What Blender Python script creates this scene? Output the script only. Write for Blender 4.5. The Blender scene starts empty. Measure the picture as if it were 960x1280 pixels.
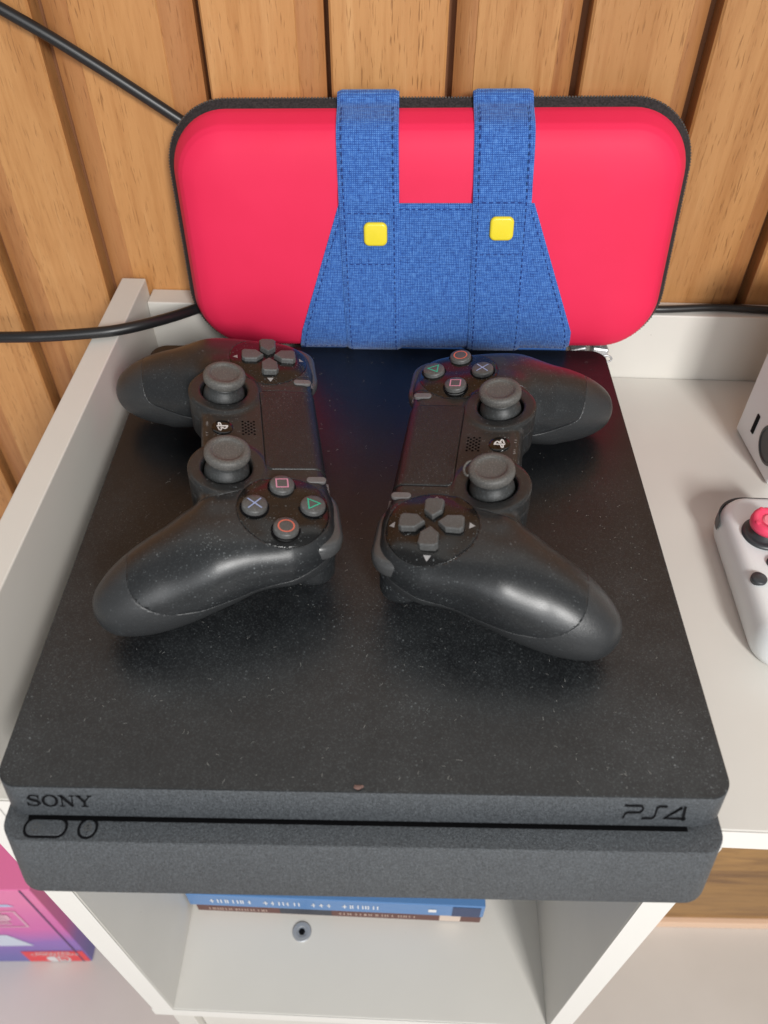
import bpy, bmesh, math, random
import numpy as np
from mathutils import Matrix, Vector, Euler
random.seed(4); rng = np.random.default_rng(4)
S = bpy.context.scene
C = S.collection
R = math.radians

# ------------------------------------------------------------------ camera, light, exposure
cam_d = bpy.data.cameras.new('camera'); cam = bpy.data.objects.new('camera', cam_d); C.objects.link(cam)
CP = Vector((0.0087, -0.1256, 0.3196)); YAW, PITCH, ROLL = -0.0121, 0.8108, 0.0061
fwd = Vector((math.sin(YAW)*math.cos(PITCH), math.cos(YAW)*math.cos(PITCH), -math.sin(PITCH)))
rgt = Vector((math.cos(YAW), -math.sin(YAW), 0)); upv = rgt.cross(fwd)
r2 = rgt*math.cos(ROLL)+upv*math.sin(ROLL); u2 = -rgt*math.sin(ROLL)+upv*math.cos(ROLL)
M = Matrix((r2, u2, -fwd)).transposed().to_4x4(); M.translation = CP
cam.matrix_world = M
cam_d.sensor_fit = 'AUTO'; cam_d.sensor_width = 36; cam_d.lens = 1007.2*36/1280
cam_d.clip_start = .01; cam_d.clip_end = 50
cam_d.dof.use_dof = True; cam_d.dof.focus_distance = .40; cam_d.dof.aperture_fstop = 12
S.camera = cam

W = bpy.data.worlds.new('World'); S.world = W; W.use_nodes = True
W.node_tree.nodes['Background'].inputs[0].default_value = (.95, .98, 1.0, 1)
W.node_tree.nodes['Background'].inputs[1].default_value = .24

def area(name, loc, target, sx, sy, power, col):
    l = bpy.data.lights.new(name, 'AREA'); l.shape = 'RECTANGLE'; l.size = sx; l.size_y = sy; l.energy = power; l.color = col
    o = bpy.data.objects.new(name, l); C.objects.link(o); o.location = loc
    d = Vector(target)-Vector(loc); o.rotation_euler = d.to_track_quat('-Z', 'Y').to_euler(); return o
area('window_light', (.64, -1.62, 1.2), (0, .15, 0), .36, .46, 38, (1, .985, .96))
area('wide_window_light', (.1, -2.1, .85), (0, .1, 0), 1.9, 1.1, 21, (.96, .98, 1))

S.view_settings.view_transform = 'Standard'; S.view_settings.look = 'None'; S.view_settings.exposure = .12; S.view_settings.gamma = 1
S.cycles.use_denoising = True
S.cycles.max_bounces = 8; S.cycles.diffuse_bounces = 4; S.cycles.glossy_bounces = 4

# ------------------------------------------------------------------ object helpers
def mesh(name, V, F, smooth=False):
    me = bpy.data.meshes.new(name); me.from_pydata([tuple(v) for v in V], [], [tuple(f) for f in F])
    if smooth: me.polygons.foreach_set('use_smooth', [True]*len(me.polygons))
    me.update(); return me
def obj(name, me, mat=None, parent=None, loc=None, rot=None, **props):
    o = bpy.data.objects.new(name, me); C.objects.link(o)
    if mat is not None and len(me.materials) == 0: me.materials.append(mat)
    if parent: o.parent = parent
    if loc is not None: o.location = loc
    if rot is not None: o.rotation_euler = rot
    for k, v in props.items(): o[k] = v
    return o
def thing(name, label, cat, loc=(0,0,0), rot=(0,0,0), group=None, kind=None):
    o = bpy.data.objects.new(name, None); C.objects.link(o); o.location = loc; o.rotation_euler = rot; o.empty_display_size = .02
    if label: o['label'] = label
    if cat: o['category'] = cat
    if group: o['group'] = group
    if kind: o['kind'] = kind
    return o
def copy_tree(o, parent=None):
    c = o.copy(); C.objects.link(c); c.parent = parent
    for ch in list(o.children): copy_tree(ch, c)
    return c
def bm_obj(name, bm, mat, parent=None, smooth=False, angle=None, **k):
    me = bpy.data.meshes.new(name); bm.normal_update(); bm.to_mesh(me); bm.free()
    if smooth:
        me.polygons.foreach_set('use_smooth', [True]*len(me.polygons))
        if angle: me.set_sharp_from_angle(angle=R(angle))
    return obj(name, me, mat, parent, **k)
def box(x0, x1, y0, y1, z0, z1, bev=.0008, seg=2, bm=None):
    b = bm or bmesh.new()
    vs = [b.verts.new((x, y, z)) for z in (z0, z1) for y in (y0, y1) for x in (x0, x1)]
    fs = [b.faces.new([vs[i] for i in q]) for q in ((0,2,3,1),(4,5,7,6),(0,1,5,4),(2,6,7,3),(0,4,6,2),(1,3,7,5))]
    if bev:
        ed = list({e for f in fs for e in f.edges})
        bmesh.ops.bevel(b, geom=ed, offset=bev, segments=seg, profile=.5, affect='EDGES')
    return b
def lathe(prof, n=40):
    V, F = [], []
    for r, z in prof:
        for i in range(n):
            a = 2*math.pi*i/n; V.append((r*math.cos(a), r*math.sin(a), z))
    m = len(prof)
    for j in range(m-1):
        for i in range(n):
            F.append((j*n+i, j*n+(i+1) % n, (j+1)*n+(i+1) % n, (j+1)*n+i))
    F.append(tuple(range(n))[::-1]); F.append(tuple((m-1)*n+i for i in range(n)))
    return V, F
def loft(rings, cap0=True, cap1=True):
    n = len(rings[0]); V = [p for r in rings for p in r]; F = []
    for j in range(len(rings)-1):
        for i in range(n):
            F.append((j*n+i, j*n+(i+1) % n, (j+1)*n+(i+1) % n, (j+1)*n+i))
    if cap0: F.append(tuple(range(n))[::-1])
    if cap1: F.append(tuple((len(rings)-1)*n+i for i in range(n)))
    return V, F
def rrect(hx, hy, r, n=8, cx=0, cy=0):
    P = []
    for sx, sy, a0 in ((1,1,0),(-1,1,90),(-1,-1,180),(1,-1,270)):
        for i in range(n+1):
            a = R(a0+90*i/n); P.append((cx+sx*(hx-r)+r*math.cos(a), cy+sy*(hy-r)+r*math.sin(a)))
    return P
def inset(P, d):
    n = len(P); out = []
    for i in range(n):
        a, b, c = Vector(P[i-1]), Vector(P[i]), Vector(P[(i+1) % n])
        t = (c-a).normalized(); nn = Vector((-t.y, t.x)); out.append((b.x+nn.x*d, b.y+nn.y*d))
    return out
def plate(P, z0, z1, bev, n=3):
    rings = [[(x, y, z0) for x, y in P], [(x, y, z1-bev) for x, y in P]]
    for i in range(1, n+1):
        a = math.pi/2*i/n; q = inset(P, bev*(1-math.cos(a)))
        rings.append([(x, y, z1-bev+bev*math.sin(a)) for x, y in q])
    return loft(rings)
def spline(P, n=8):
    P = [Vector(p) for p in P]; P = [2*P[0]-P[1]]+P+[2*P[-1]-P[-2]]; out = []
    for i in range(1, len(P)-2):
        for k in range(n):
            t = k/n; a, b, c, d = P[i-1:i+3]
            out.append(.5*((2*b)+(c-a)*t+(2*a-5*b+4*c-d)*t*t+(3*b-a-3*c+d)*t**3))
    out.append(P[-2]); return out
def tube(P, r, n=12):
    rings = []; up = Vector((0, 0, 1))
    for i, p in enumerate(P):
        t = (P[min(i+1, len(P)-1)]-P[max(i-1, 0)]).normalized()
        a = t.cross(up)
        if a.length < 1e-4: a = Vector((1, 0, 0))
        a.normalize(); b = t.cross(a)
        rings.append([tuple(p+r*(math.cos(2*math.pi*k/n)*a+math.sin(2*math.pi*k/n)*b)) for k in range(n)])
    return loft(rings)
class Ink:
    """flat print and thin marks: strokes and polygons on a mapped plane"""
    def __init__(s, f): s.f = f; s.V = []; s.F = []
    def poly(s, P):
        k = len(s.V); s.V += [s.f(*p) for p in P]; s.F.append(tuple(range(k, k+len(P))))
    def stroke(s, P, w, closed=False):
        P = [Vector(p) for p in P]; n = len(P); L, Rr = [], []
        ws = w if isinstance(w, (list, tuple)) else [w]*n
        for i in range(n):
            a = P[i-1] if (i > 0 or closed) else P[i]; c = P[(i+1) % n] if (i < n-1 or closed) else P[i]
            t1 = (P[i]-a); t2 = (c-P[i])
            t1 = t1.normalized() if t1.length > 1e-9 else t2.normalized(); t2 = t2.normalized() if t2.length > 1e-9 else t1
            t = (t1+t2); t = t.normalized() if t.length > 1e-6 else t1
            nn = Vector((-t.y, t.x)); sc = 1/max(.45, nn.dot(Vector((-t1.y, t1.x))))
            L.append(P[i]+nn*ws[i]/2*sc); Rr.append(P[i]-nn*ws[i]/2*sc)
        for i in range(n if closed else n-1):
            j = (i+1) % n; s.poly([Rr[i], Rr[j], L[j], L[i]])
    def rect(s, x0, x1, y0, y1): s.poly([(x0,y0),(x1,y0),(x1,y1),(x0,y1)])
    def disc(s, x, y, r, n=16): s.poly([(x+r*math.cos(2*math.pi*i/n), y+r*math.sin(2*math.pi*i/n)) for i in range(n)])
    def mesh(s, name): return mesh(name, s.V, s.F)
def arc(cx, cy, rx, ry, a0, a1, n=16): return [(cx+rx*math.cos(R(a0+(a1-a0)*i/n)), cy+ry*math.sin(R(a0+(a1-a0)*i/n))) for i in range(n+1)]
def text_mesh(name, txt, size, mx=None, spacing=1.0):
    cu = bpy.data.curves.new('lettering', 'FONT'); cu.body = txt; cu.size = size; cu.align_x = 'CENTER'; cu.align_y = 'CENTER'
    cu.resolution_u = 3; cu.space_character = spacing
    t = bpy.data.objects.new('lettering', cu); C.objects.link(t)
    dg = bpy.context.evaluated_depsgraph_get(); me = bpy.data.meshes.new_from_object(t.evaluated_get(dg))
    bpy.data.objects.remove(t); bpy.data.curves.remove(cu); me.name = name
    if mx is not None: me.transform(mx)
    return me

# ------------------------------------------------------------------ materials
class Mt:
    def __init__(s, name):
        s.m = bpy.data.materials.new(name); s.m.use_nodes = True; s.nt = s.m.node_tree; s.b = s.nt.nodes['Principled BSDF']
    def n(s, t, **k):
        x = s.nt.nodes.new(t)
        for a, v in k.items():
            if hasattr(x, a) and a not in ('Scale',): setattr(x, a, v)
        return x
    def l(s, a, b): s.nt.links.new(a, b)
    def set(s, **k):
        for a, v in k.items():
            i = s.b.inputs[a.replace('_', ' ')]
            i.default_value = (*v, 1) if isinstance(v, tuple) and len(v) == 3 else v
        return s
    def coord(s, scale=(1,1,1), kind='Object', rand=False):
        tc = s.n('ShaderNodeTexCoord'); mp = s.n('ShaderNodeMapping'); mp.inputs['Scale'].default_value = scale
        s.l(tc.outputs[kind], mp.inputs['Vector'])
        if rand:
            oi = s.n('ShaderNodeObjectInfo'); mm = s.n('ShaderNodeMath', operation='MULTIPLY'); mm.inputs[1].default_value = 37.
            s.l(oi.outputs['Random'], mm.inputs[0]); s.l(mm.outputs[0], mp.inputs['Location'])
        return mp.outputs[0]
    def noise(s, vec, scale, detail=4, rough=.55, dist=0.):
        x = s.n('ShaderNodeTexNoise'); x.inputs['Scale'].default_value = scale; x.inputs['Detail'].default_value = detail
        x.inputs['Roughness'].default_value = rough; x.inputs['Distortion'].default_value = dist; s.l(vec, x.inputs['Vector']); return x.outputs['Fac']
    def voro(s, vec, scale, feature='F1'):
        x = s.n('ShaderNodeTexVoronoi'); x.feature = feature; x.inputs['Scale'].default_value = scale; s.l(vec, x.inputs['Vector']); return x
    def ramp(s, fac, stops):
        x = s.n('ShaderNodeValToRGB'); e = x.color_ramp.elements
        while len(e) < len(stops): e.new(.5)
        for el, (p, c) in zip(e, stops): el.position = p; el.color = (*c, 1) if not isinstance(c, (int, float)) else (c, c, c, 1)
        s.l(fac, x.inputs[0]); return x.outputs[0]
    def mix(s, fac, a, b, blend='MIX'):
        x = s.n('ShaderNodeMix'); x.data_type = 'RGBA'; x.blend_type = blend
        for i, v in ((0, fac), (6, a), (7, b)):
            if isinstance(v, (int, float)): x.inputs[i].default_value = v
            elif isinstance(v, tuple): x.inputs[i].default_value = (*v, 1)
            else: s.l(v, x.inputs[i])
        return x.outputs[2]
    def math(s, op, a, b=0.):
        x = s.n('ShaderNodeMath', operation=op)
        for i, v in ((0, a), (1, b)):
            if isinstance(v, (int, float)): x.inputs[i].default_value = v
            else: s.l(v, x.inputs[i])
        return x.outputs[0]
    def bump(s, h, strength, dist=.0004):
        x = s.n('ShaderNodeBump'); x.inputs['Strength'].default_value = strength; x.inputs['Distance'].default_value = dist
        s.l(h, x.inputs['Height']); s.l(x.outputs[0], s.b.inputs['Normal'])
    def col(s, c): s.l(c, s.b.inputs['Base Color'])
    def rough(s, c): s.l(c, s.b.inputs['Roughness'])

def plain(name, col, rough=.5, **k):
    return Mt(name).set(Base_Color=col, Roughness=rough, **k).m

def specks(mt, vec, scale, keep, size):
    """sparse dust grains: 0..1 mask; keep = share of cells that hold a grain"""
    v = mt.voro(vec, scale)
    sep = mt.n('ShaderNodeSeparateColor'); mt.l(v.outputs['Color'], sep.inputs[0])
    on = mt.math('LESS_THAN', sep.outputs[0], keep)
    r = mt.math('MULTIPLY', sep.outputs[1], size)
    d = mt.math('LESS_THAN', v.outputs['Distance'], r)
    return mt.math('MULTIPLY', mt.math('MULTIPLY', on, d), mt.math('ADD', mt.math('MULTIPLY', sep.outputs[2], .8), .2))

def plastic(name, base, rough, dust=.5, grain=0., grain_scale=2500, dustcol=(.27,.30,.31), film=.0, spec=.5, rear_shade=False, fleck=0.):
    m = Mt(name); v = m.coord(); c = None
    m.set(Roughness=rough, Specular_IOR_Level=spec)
    patch = m.ramp(m.noise(v, 19, 6, .62), [(.34, .06), (.50, .45), (.66, 1.)])
    k1 = specks(m, v, 620, .16, .26); k2 = specks(m, v, 1300, .40, .42)
    k = m.math('ADD', m.math('MULTIPLY', k1, .9*dust), m.math('MULTIPLY', k2, .55*dust))
    k = m.math('MULTIPLY', k, patch)
    if film:
        fn = m.math('ADD', m.math('MULTIPLY', m.math('MULTIPLY', m.ramp(m.noise(v, 60, 6, .7), [(.3, .25), (.75, 1)]), m.math('ADD', m.math('MULTIPLY', patch, .9), .35)), film), m.math('MULTIPLY', m.ramp(m.noise(v, 1500, 2, .7), [(.5, 0), (.72, 1)]), film*1.6))
        k = m.math('ADD', k, fn)
    if rear_shade:
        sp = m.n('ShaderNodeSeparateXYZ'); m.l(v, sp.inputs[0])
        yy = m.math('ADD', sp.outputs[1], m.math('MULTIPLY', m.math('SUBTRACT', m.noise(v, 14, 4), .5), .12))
        k = m.math('MULTIPLY', k, m.ramp(yy, [(.06, 1.), (.19, .14)]))  # darker rear of the lid painted in by fading the dust colour
    k = m.math('MINIMUM', k, 1.)
    bc = base
    if fleck: bc = m.mix(m.ramp(m.noise(v, 1500, 3, .7), [(.32, 0), (.68, 1)]), tuple(c_*(1-fleck) for c_ in base), tuple(c_*(1+fleck) for c_ in base))
    m.col(m.mix(k, bc, dustcol))
    m.rough(m.math('ADD', m.math('MULTIPLY', k, .4), m.math('ADD', m.math('MULTIPLY', m.noise(v, 90, 4), .10), rough-.05)))
    if grain: m.bump(m.noise(v, grain_scale, 2, .6), min(grain, 1), .00025*max(1, grain))
    return m.m

def wood(name, c0, c1, c2, along='z', scale=1., rough=.42, rnd=True):
    m = Mt(name); st = {'z': (1, 1, .07), 'x': (.07, 1, 1)}[along]
    v = m.coord(tuple(a*scale for a in st), rand=rnd)
    v2 = m.coord(tuple(a*scale for a in ({'z': (1, 1, .09), 'x': (.09, 1, 1)}[along])), rand=rnd)
    g = m.noise(v, 42, 8, .62, 1.2)
    c = m.ramp(g, [(.30, c0), (.47, c1), (.60, c1), (.76, c2)])
    broad = m.noise(v, 9, 3, .5, .6); c = m.mix(m.ramp(broad, [(.35, 0), (.7, .45)]), c, c0); fine = m.noise(v, 240, 4, .65); c = m.mix(m.ramp(fine, [(.42, 0), (.70, .55)]), c, c0)
    pores = m.noise(v2, 1050, 2, .5); pm = m.ramp(pores, [(.60, 0), (.72, 1)])
    gate = m.ramp(m.noise(v, 26, 3), [(.38, .12), (.62, .85)])
    c = m.mix(m.math('MULTIPLY', pm, gate), c, tuple(x*.62 for x in c0))
    if rnd:
        oi = m.n('ShaderNodeObjectInfo'); hv = m.n('ShaderNodeHueSaturation'); m.l(c, hv.inputs['Color'])
        m.l(m.math('ADD', m.math('MULTIPLY', oi.outputs['Random'], .22), .88), hv.inputs['Value']); c = hv.outputs[0]
    m.col(c); m.set(Roughness=rough); m.rough(m.math('ADD', m.math('MULTIPLY', g, .2), rough-.08))
    m.bump(m.math('SUBTRACT', m.math('MULTIPLY', g, .4), m.math('MULTIPLY', pm, .6)), .35, .0006)
    return m.m

def laminate(name, col):
    m = Mt(name); v = m.coord(); a = m.noise(v, 14, 4, .6)
    c = m.mix(m.ramp(a, [(.3, 0), (.75, .5)]), col, tuple(x*.92 for x in col))
    sm = specks(m, v, 130, .06, .09); c = m.mix(m.math('MULTIPLY', sm, .55), c, (.22, .2, .17))
    m.col(c); m.set(Roughness=.42); m.bump(m.noise(v, 1400, 3), .08, .0002); m.rough(m.math('ADD', m.math('MULTIPLY', a, .16), .34)); return m.m

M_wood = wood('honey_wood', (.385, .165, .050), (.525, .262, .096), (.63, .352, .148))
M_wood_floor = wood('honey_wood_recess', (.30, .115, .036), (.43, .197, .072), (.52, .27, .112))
M_kerf = plain('dark_stained_groove', (.20, .080, .030), .7)
M_lam = laminate('cream_laminate', (.67, .645, .595))
M_lamedge = plain('cream_edge_band', (.76, .74, .70), .35)
M_top_shaded = plastic('console_plastic_shaded_lid', (.0055, .0060, .0072), .33, dust=.9, grain=.2, film=.070, rear_shade=True)  # dark copy of the console plastic; shade on the lid put into its colour
M_front_lit = plastic('console_plastic_lit_front', (.056, .062, .0695), .40, dust=.35, grain=1.5, grain_scale=2600, film=.05, fleck=.55)  # lighter copy of the same plastic; light on the front put into its colour
M_gap = plain('black_gap', (.002, .002, .0025), .8, Specular_IOR_Level=.1)
M_ink = plain('engraved_black', (.003, .003, .004), .8, Specular_IOR_Level=.15)
M_shell = plastic('controller_shell_plastic', (.0115, .0122, .0135), .34, dust=.8, grain=.12, film=.034)
M_shell_low = plastic('controller_textured_plastic', (.026, .0270, .0285), .38, dust=.45, grain=.5, grain_scale=2200, film=.02)
M_fascia = plastic('controller_fascia_plastic', (.0135, .0132, .0132), .35, dust=.8, grain=.08, film=.028)
M_disc = plastic('glossy_button_disc', (.0035, .0032, .0032), .25, dust=.8, film=.012)
M_pad = plastic('touchpad_plastic', (.0075, .0070, .0070), .40, dust=.9, grain=.5, grain_scale=1800, film=.03)
M_rub = plastic('stick_rubber', (.060, .059, .057), .50, dust=.5, film=.34, dustcol=(.22, .205, .185))
M_skirt = plastic('stick_skirt_shaded', (.018, .018, .018), .45, dust=.4, film=.08)  # darker than the cap: shadow on the skirt is put into its colour
M_btn = plastic('grey_button_plastic', (.062, .060, .058), .40, dust=.4, film=.12)
M_shoulder = plastic('shoulder_plastic', (.055, .055, .056), .30, dust=.3, film=.03)
M_btn2 = plastic('pale_grey_button', (.12, .11, .11), .42, dust=.3, film=.1)
M_arrow = plain('grey_print', (.30, .29, .29), .5)
M_white = plain('white_print', (.72, .72, .72), .5)
M_sq = plain('pink_print', (.62, .25, .36), .45); M_x = plain('blue_print', (.30, .38, .62), .45)
M_tri = plain('green_print', (.02, .42, .27), .45); M_o = plain('red_print', (.62, .14, .09), .45)
M_gbtn = plain('glossy_black', (.004, .004, .004), .12)
M_tape = Mt('zip_tape_fabric')
v = M_tape.coord(); M_tape.col(M_tape.ramp(M_tape.noise(v, 900, 2), [(.35, (.011, .009, .010)), (.7, (.040, .032, .035))])); M_tape.set(Roughness=.85); M_tape.bump(M_tape.noise(v, 1500, 2), .6, .0004); M_tape = M_tape.m
M_teeth = plain('dark_zip_teeth', (.060, .052, .048), .28)
M_red = Mt('red_moulded_shell')
v = M_red.coord(); M_red.col(M_red.mix(M_red.ramp(M_red.noise(v, 18, 3), [(.35, 0), (.7, .5)]), (.78, .022, .085), (.71, .018, .066)))
M_red.set(Roughness=.60, Specular_IOR_Level=.3); M_red.bump(M_red.noise(v, 2600, 2), .12, .0002); M_red = M_red.m

def denim():
    m = Mt('blue_woven_fabric'); v = m.coord(kind='UV')
    wu = m.n('ShaderNodeTexWave'); wu.bands_direction = 'X'; wu.inputs['Scale'].default_value = 330; wu.inputs['Distortion'].default_value = 1.8; wu.inputs['Detail Scale'].default_value = 3.
    wv = m.n('ShaderNodeTexWave'); wv.bands_direction = 'Y'; wv.inputs['Scale'].default_value = 330; wv.inputs['Distortion'].default_value = 1.8; wv.inputs['Detail Scale'].default_value = 3.
    m.l(v, wu.inputs['Vector']); m.l(v, wv.inputs['Vector'])
    w = m.math('MULTIPLY', wu.outputs['Fac'], wv.outputs['Fac'])
    tu = m.noise(m.coord((1, .2, 1), 'UV'), 1100, 3, .6); tv = m.noise(m.coord((.2, 1, 1), 'UV'), 1100, 3, .6)
    h = m.math('ADD', m.math('MULTIPLY', m.math('ADD', tu, tv), .42), m.math('MULTIPLY', w, .25))
    m.col(m.ramp(h, [(.30, (.010, .042, .21)), (.47, (.024, .110, .40)), (.66, (.11, .27, .63))]))
    m.set(Roughness=.9, Sheen_Weight=.2); m.bump(h, .9, .0006); return m.m
M_blue = denim()
M_stitch = plain('navy_thread', (.012, .04, .20), .8)
M_yel = plain('yellow_plastic', (.82, .66, .035), .28)
M_cable = plain('black_cable_rubber', (.012, .012, .013), .38)
M_wplast = plain('white_plastic', (.78, .80, .80), .35)
M_dark = plain('dark_grey_plastic', (.035, .038, .042), .4)
M_pink = plain('pink_silicone', (.80, .055, .13), .5)
M_pinkl = plain('pale_pink_silicone', (.85, .22, .28), .5)
M_steel = plain('dull_steel', (.50, .51, .52), .36, Metallic=.6)
M_lint = plain('pale_lint', (.30, .30, .285), .9)

# ------------------------------------------------------------------ setting: wall, floor
TH = R(-1.4); O_ = (0, .3229, 0)
wall = thing('wood_wall', 'honey coloured wall of upright wooden planks behind the shelf', None, O_, (0, 0, TH), kind='structure')
bm = box(-1.6, 1.8, .014, .034, -.72, .43, 0); bm_obj('backing_board', bm, M_kerf, wall)
# (kerf start, kerf end, recessed strip side, strip width)
KERF = [(-.2995, -.295, 1, .018), (-.238, -.233, 1, .018), (-.1745, -.1695, 1, .0145), (-.0935, -.0895, -1, .0165), (-.0285, -.0255, -1, .0135),
        (.0335, .0375, 1, .010), (.0985, .1030, -1, .010), (.1600, .1650, -1, .009), (.2230, .2275, -1, .011), (.288, .292, -1, .012)]
k = -.300
while k > -1.45: k -= .0645; KERF.insert(0, (k, k+.004, 1, .017))
k = .292
while k < 1.6: k += .0645; KERF.append((k-.004, k, -1, .012))
for i in range(len(KERF)-1):
    a, b = KERF[i][1], KERF[i+1][0]; y = .0; bv = .0012; dp = .0022
    P = [(a, .0135)]
    if KERF[i][2] == 1:
        s = a+KERF[i][3]; P += [(a+(s-a)*t, .0006+.0052*(1-t)**2.2) for t in np.linspace(0, 1, 9)]+[(s+.0004, 0)]
    else: P += [(a, bv), (a+bv, 0)]
    if KERF[i+1][2] == -1:
        s = b-KERF[i+1][3]; P += [(s-.0004, 0)]+[(s+(b-s)*t, .0006+.0052*t**2.2) for t in np.linspace(0, 1, 9)]
    else: P += [(b-bv, 0), (b, bv)]
    P += [(b, .0135)]
    V, F = loft([[(x, yy, -.72) for x, yy in P], [(x, yy, .44) for x, yy in P]])
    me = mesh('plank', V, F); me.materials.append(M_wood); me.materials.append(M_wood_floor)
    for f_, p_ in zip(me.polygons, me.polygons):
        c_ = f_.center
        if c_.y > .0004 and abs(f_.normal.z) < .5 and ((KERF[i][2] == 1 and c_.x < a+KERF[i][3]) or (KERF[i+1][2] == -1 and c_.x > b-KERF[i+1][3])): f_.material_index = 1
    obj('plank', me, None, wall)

bm = box(-1.6, 1.8, -.006, .034, .4415, .462, .002); bm_obj('plank_cap', bm, M_wood, wall)
up_ = Mt('off_white_wall_paint'); v = up_.coord(); up_.set(Roughness=.8); up_.col(up_.mix(up_.noise(v, 6, 3), (.74, .73, .70), (.78, .77, .75)))
bm = box(-1.6, 1.8, .006, .034, .4635, 2.4, 0); bm_obj('upper_wall', bm, up_.m, None, kind='structure', loc=O_, rot=(0, 0, TH))
fl = Mt('beige_floor_tile'); v = fl.coord(); a = fl.noise(v, 3.5, 5, .6)
fl.col(fl.ramp(a, [(.3, (.60, .56, .52)), (.7, (.68, .64, .60))])); fl.set(Roughness=.28); fl.rough(fl.math('ADD', fl.math('MULTIPLY', a, .2), .2))
bm = box(-4, 4, -4, .36, -.76, -.72, 0); bm_obj('floor', bm, fl.m, None, kind='structure')

# ------------------------------------------------------------------ shelf unit
shelf = thing('shelf_unit', 'cream laminate shelf unit with raised side panel and open cubby', 'shelf unit', O_, (0, 0, TH))
def slab(name, P8, mat=M_lam, bev=.0007):
    b = bmesh.new(); vs = [b.verts.new(p) for p in P8]
    fs = [b.faces.new([vs[i] for i in q]) for q in ((0,2,3,1),(4,5,7,6),(0,1,5,4),(2,6,7,3),(0,4,6,2),(1,3,7,5))]
    bmesh.ops.bevel(b, geom=list(b.edges), offset=bev, segments=2, profile=.5, affect='EDGES')
    return bm_obj(name, b, mat, shelf)
VF = -.3134
def upright(name, xt0, xt1, zt, xb0, xb1, zb, y0, y1):
    return slab(name, [(xb0,y0,zb),(xb1,y0,zb),(xb0,y1,zb),(xb1,y1,zb),(xt0,y0,zt),(xt1,y0,zt),(xt0,y1,zt),(xt1,y1,zt)])
upright('side_panel', -.1592, -.1445, .0580, -.1505, -.1355, -.3518, VF, -.0075)
upright('divider_panel', .1400, .1555, -.0165, .1335, .1490, -.3518, VF, -.002)
slab('shelf_top', [(x, y, z) for z in (-.0160, 0) for y in (VF, -.0165) for x in (-.1442, .95)])
slab('back_rail', [(x, y, z) for z in (-.0160, .0465) for y in (-.0160, -.0005) for x in (-.1440, .95)])
slab('cubby_floor', [(x, y, z) for z in (-.368, -.352) for y in (VF, -.003) for x in (-.1520, .1505)])
for a_, b_ in ((-.147, -.131), (.130, .146)): upright('base_panel', a_, b_, -.3685, a_, b_, -.7185, VF+.006, -.006)
slab('base_front', [(x, y, z) for z in (-.7, -.3720) for y in (VF+.012, VF+.024) for x in (-.1305, .1295)])
slab('cubby_back', [(x, y, z) for z in (-.3515, -.0165) for y in (-.012, -.004) for x in (-.1350, .1330)])
upright('end_panel', .934, .95, -.0165, .934, .95, -.7185, VF, -.002)
def band(name, P4):
    (xa0, xa1, za), (xb0, xb1, zb) = P4
    slab(name, [(xb0,VF-.0006,zb),(xb1,VF-.0006,zb),(xb0,VF-.0001,zb),(xb1,VF-.0001,zb),(xa0,VF-.0006,za),(xa1,VF-.0006,za),(xa0,VF-.0001,za),(xa1,VF-.0001,za)], M_lamedge, .0001)
band('edge_band', ((-.1590, -.1447, .0578), (-.1503, -.1357, -.3516)))
band('edge_band', ((.1402, .1553, -.0168), (.1337, .1488, -.3516)))
band('edge_band', ((-.1440, .9498, -.0003), (-.1440, .9498, -.0158)))
band('edge_band', ((-.1518, .1503, -.3523), (-.1518, .1503, -.3678)))
V, F = lathe([(.0074, 0), (.0074, .0006), (.0068, .0012), (.0040, .0012), (.0036, .0004)], 28)
cap = obj('screw', mesh('screw', V, F, False), M_steel, shelf, loc=(-.0484, -.2581, -.352))
V, F = lathe([(.0026, 0), (.0026, .0009)], 6); obj('hex_socket', mesh('hex_socket', V, F), M_ink, cap)

# ------------------------------------------------------------------ game console
con = thing('game_console', 'matte black slim game console, dusty lid, under the two controllers', 'game console', (0, 0, 0))
def outline(hw, y0, y1, rf, rb, n=10):
    P = []
    for cx, cy, r, a0 in ((hw-rb, y1-rb, rb, 0), (-hw+rb, y1-rb, rb, 90), (-hw+rf, y0+rf, rf, 180), (hw-rf, y0+rf, rf, 270)):
        for i in range(n+1):
            a = R(a0+90*i/n); P.append((cx+r*math.cos(a), cy+r*math.sin(a)))
    return P
def slab_rings(hw_t, hw_b, yt, yb, z1, z0, yback, e=.0006):
    top = outline(hw_t, yt, yback, .0085, .009); bot = outline(hw_b, yb, yback-.001, .0105, .009)
    return [[(x, y, z0) for x, y in inset(bot, e)], [(x, y, z0+e) for x, y in bot], [(x, y, z1-e) for x, y in top],
            [(x, y, z1-e*.3) for x, y in inset(top, e*.3)], [(x, y, z1) for x, y in inset(top, e)]]
def faced(name, rings, parent):
    V, F = loft(rings, True, True); me = mesh(name, V, F); me.materials.append(M_front_lit); me.materials.append(M_top_shaded)
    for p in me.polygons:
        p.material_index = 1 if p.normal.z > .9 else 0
    sm = [abs(p.normal.z) < .5 for p in me.polygons]; me.polygons.foreach_set('use_smooth', sm); me.update()
    return obj(name, me, None, parent)
YB = .2733
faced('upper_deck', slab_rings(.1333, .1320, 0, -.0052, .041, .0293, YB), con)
low = faced('lower_deck', slab_rings(.1312, .1290, -.0142, -.0235, .0275, .0045, YB), con)
low.data.materials[1] = M_front_lit
core = outline(.1295, .0010, YB-.004, .010, .008)
V, F = loft([[(x, y, .0276) for x, y in core], [(x, y, .0292) for x, y in core]]); obj('slot_core', mesh('slot_core', V, F), M_gap, con)
b = box(-.1225, .1185, -.0062, -.0044, .02755, .02768, 0); bm_obj('contact_shadow_strip', b, M_gap, con)  # black strip laid on the step as the shadow line under the upper deck
bm = bmesh.new()
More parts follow.
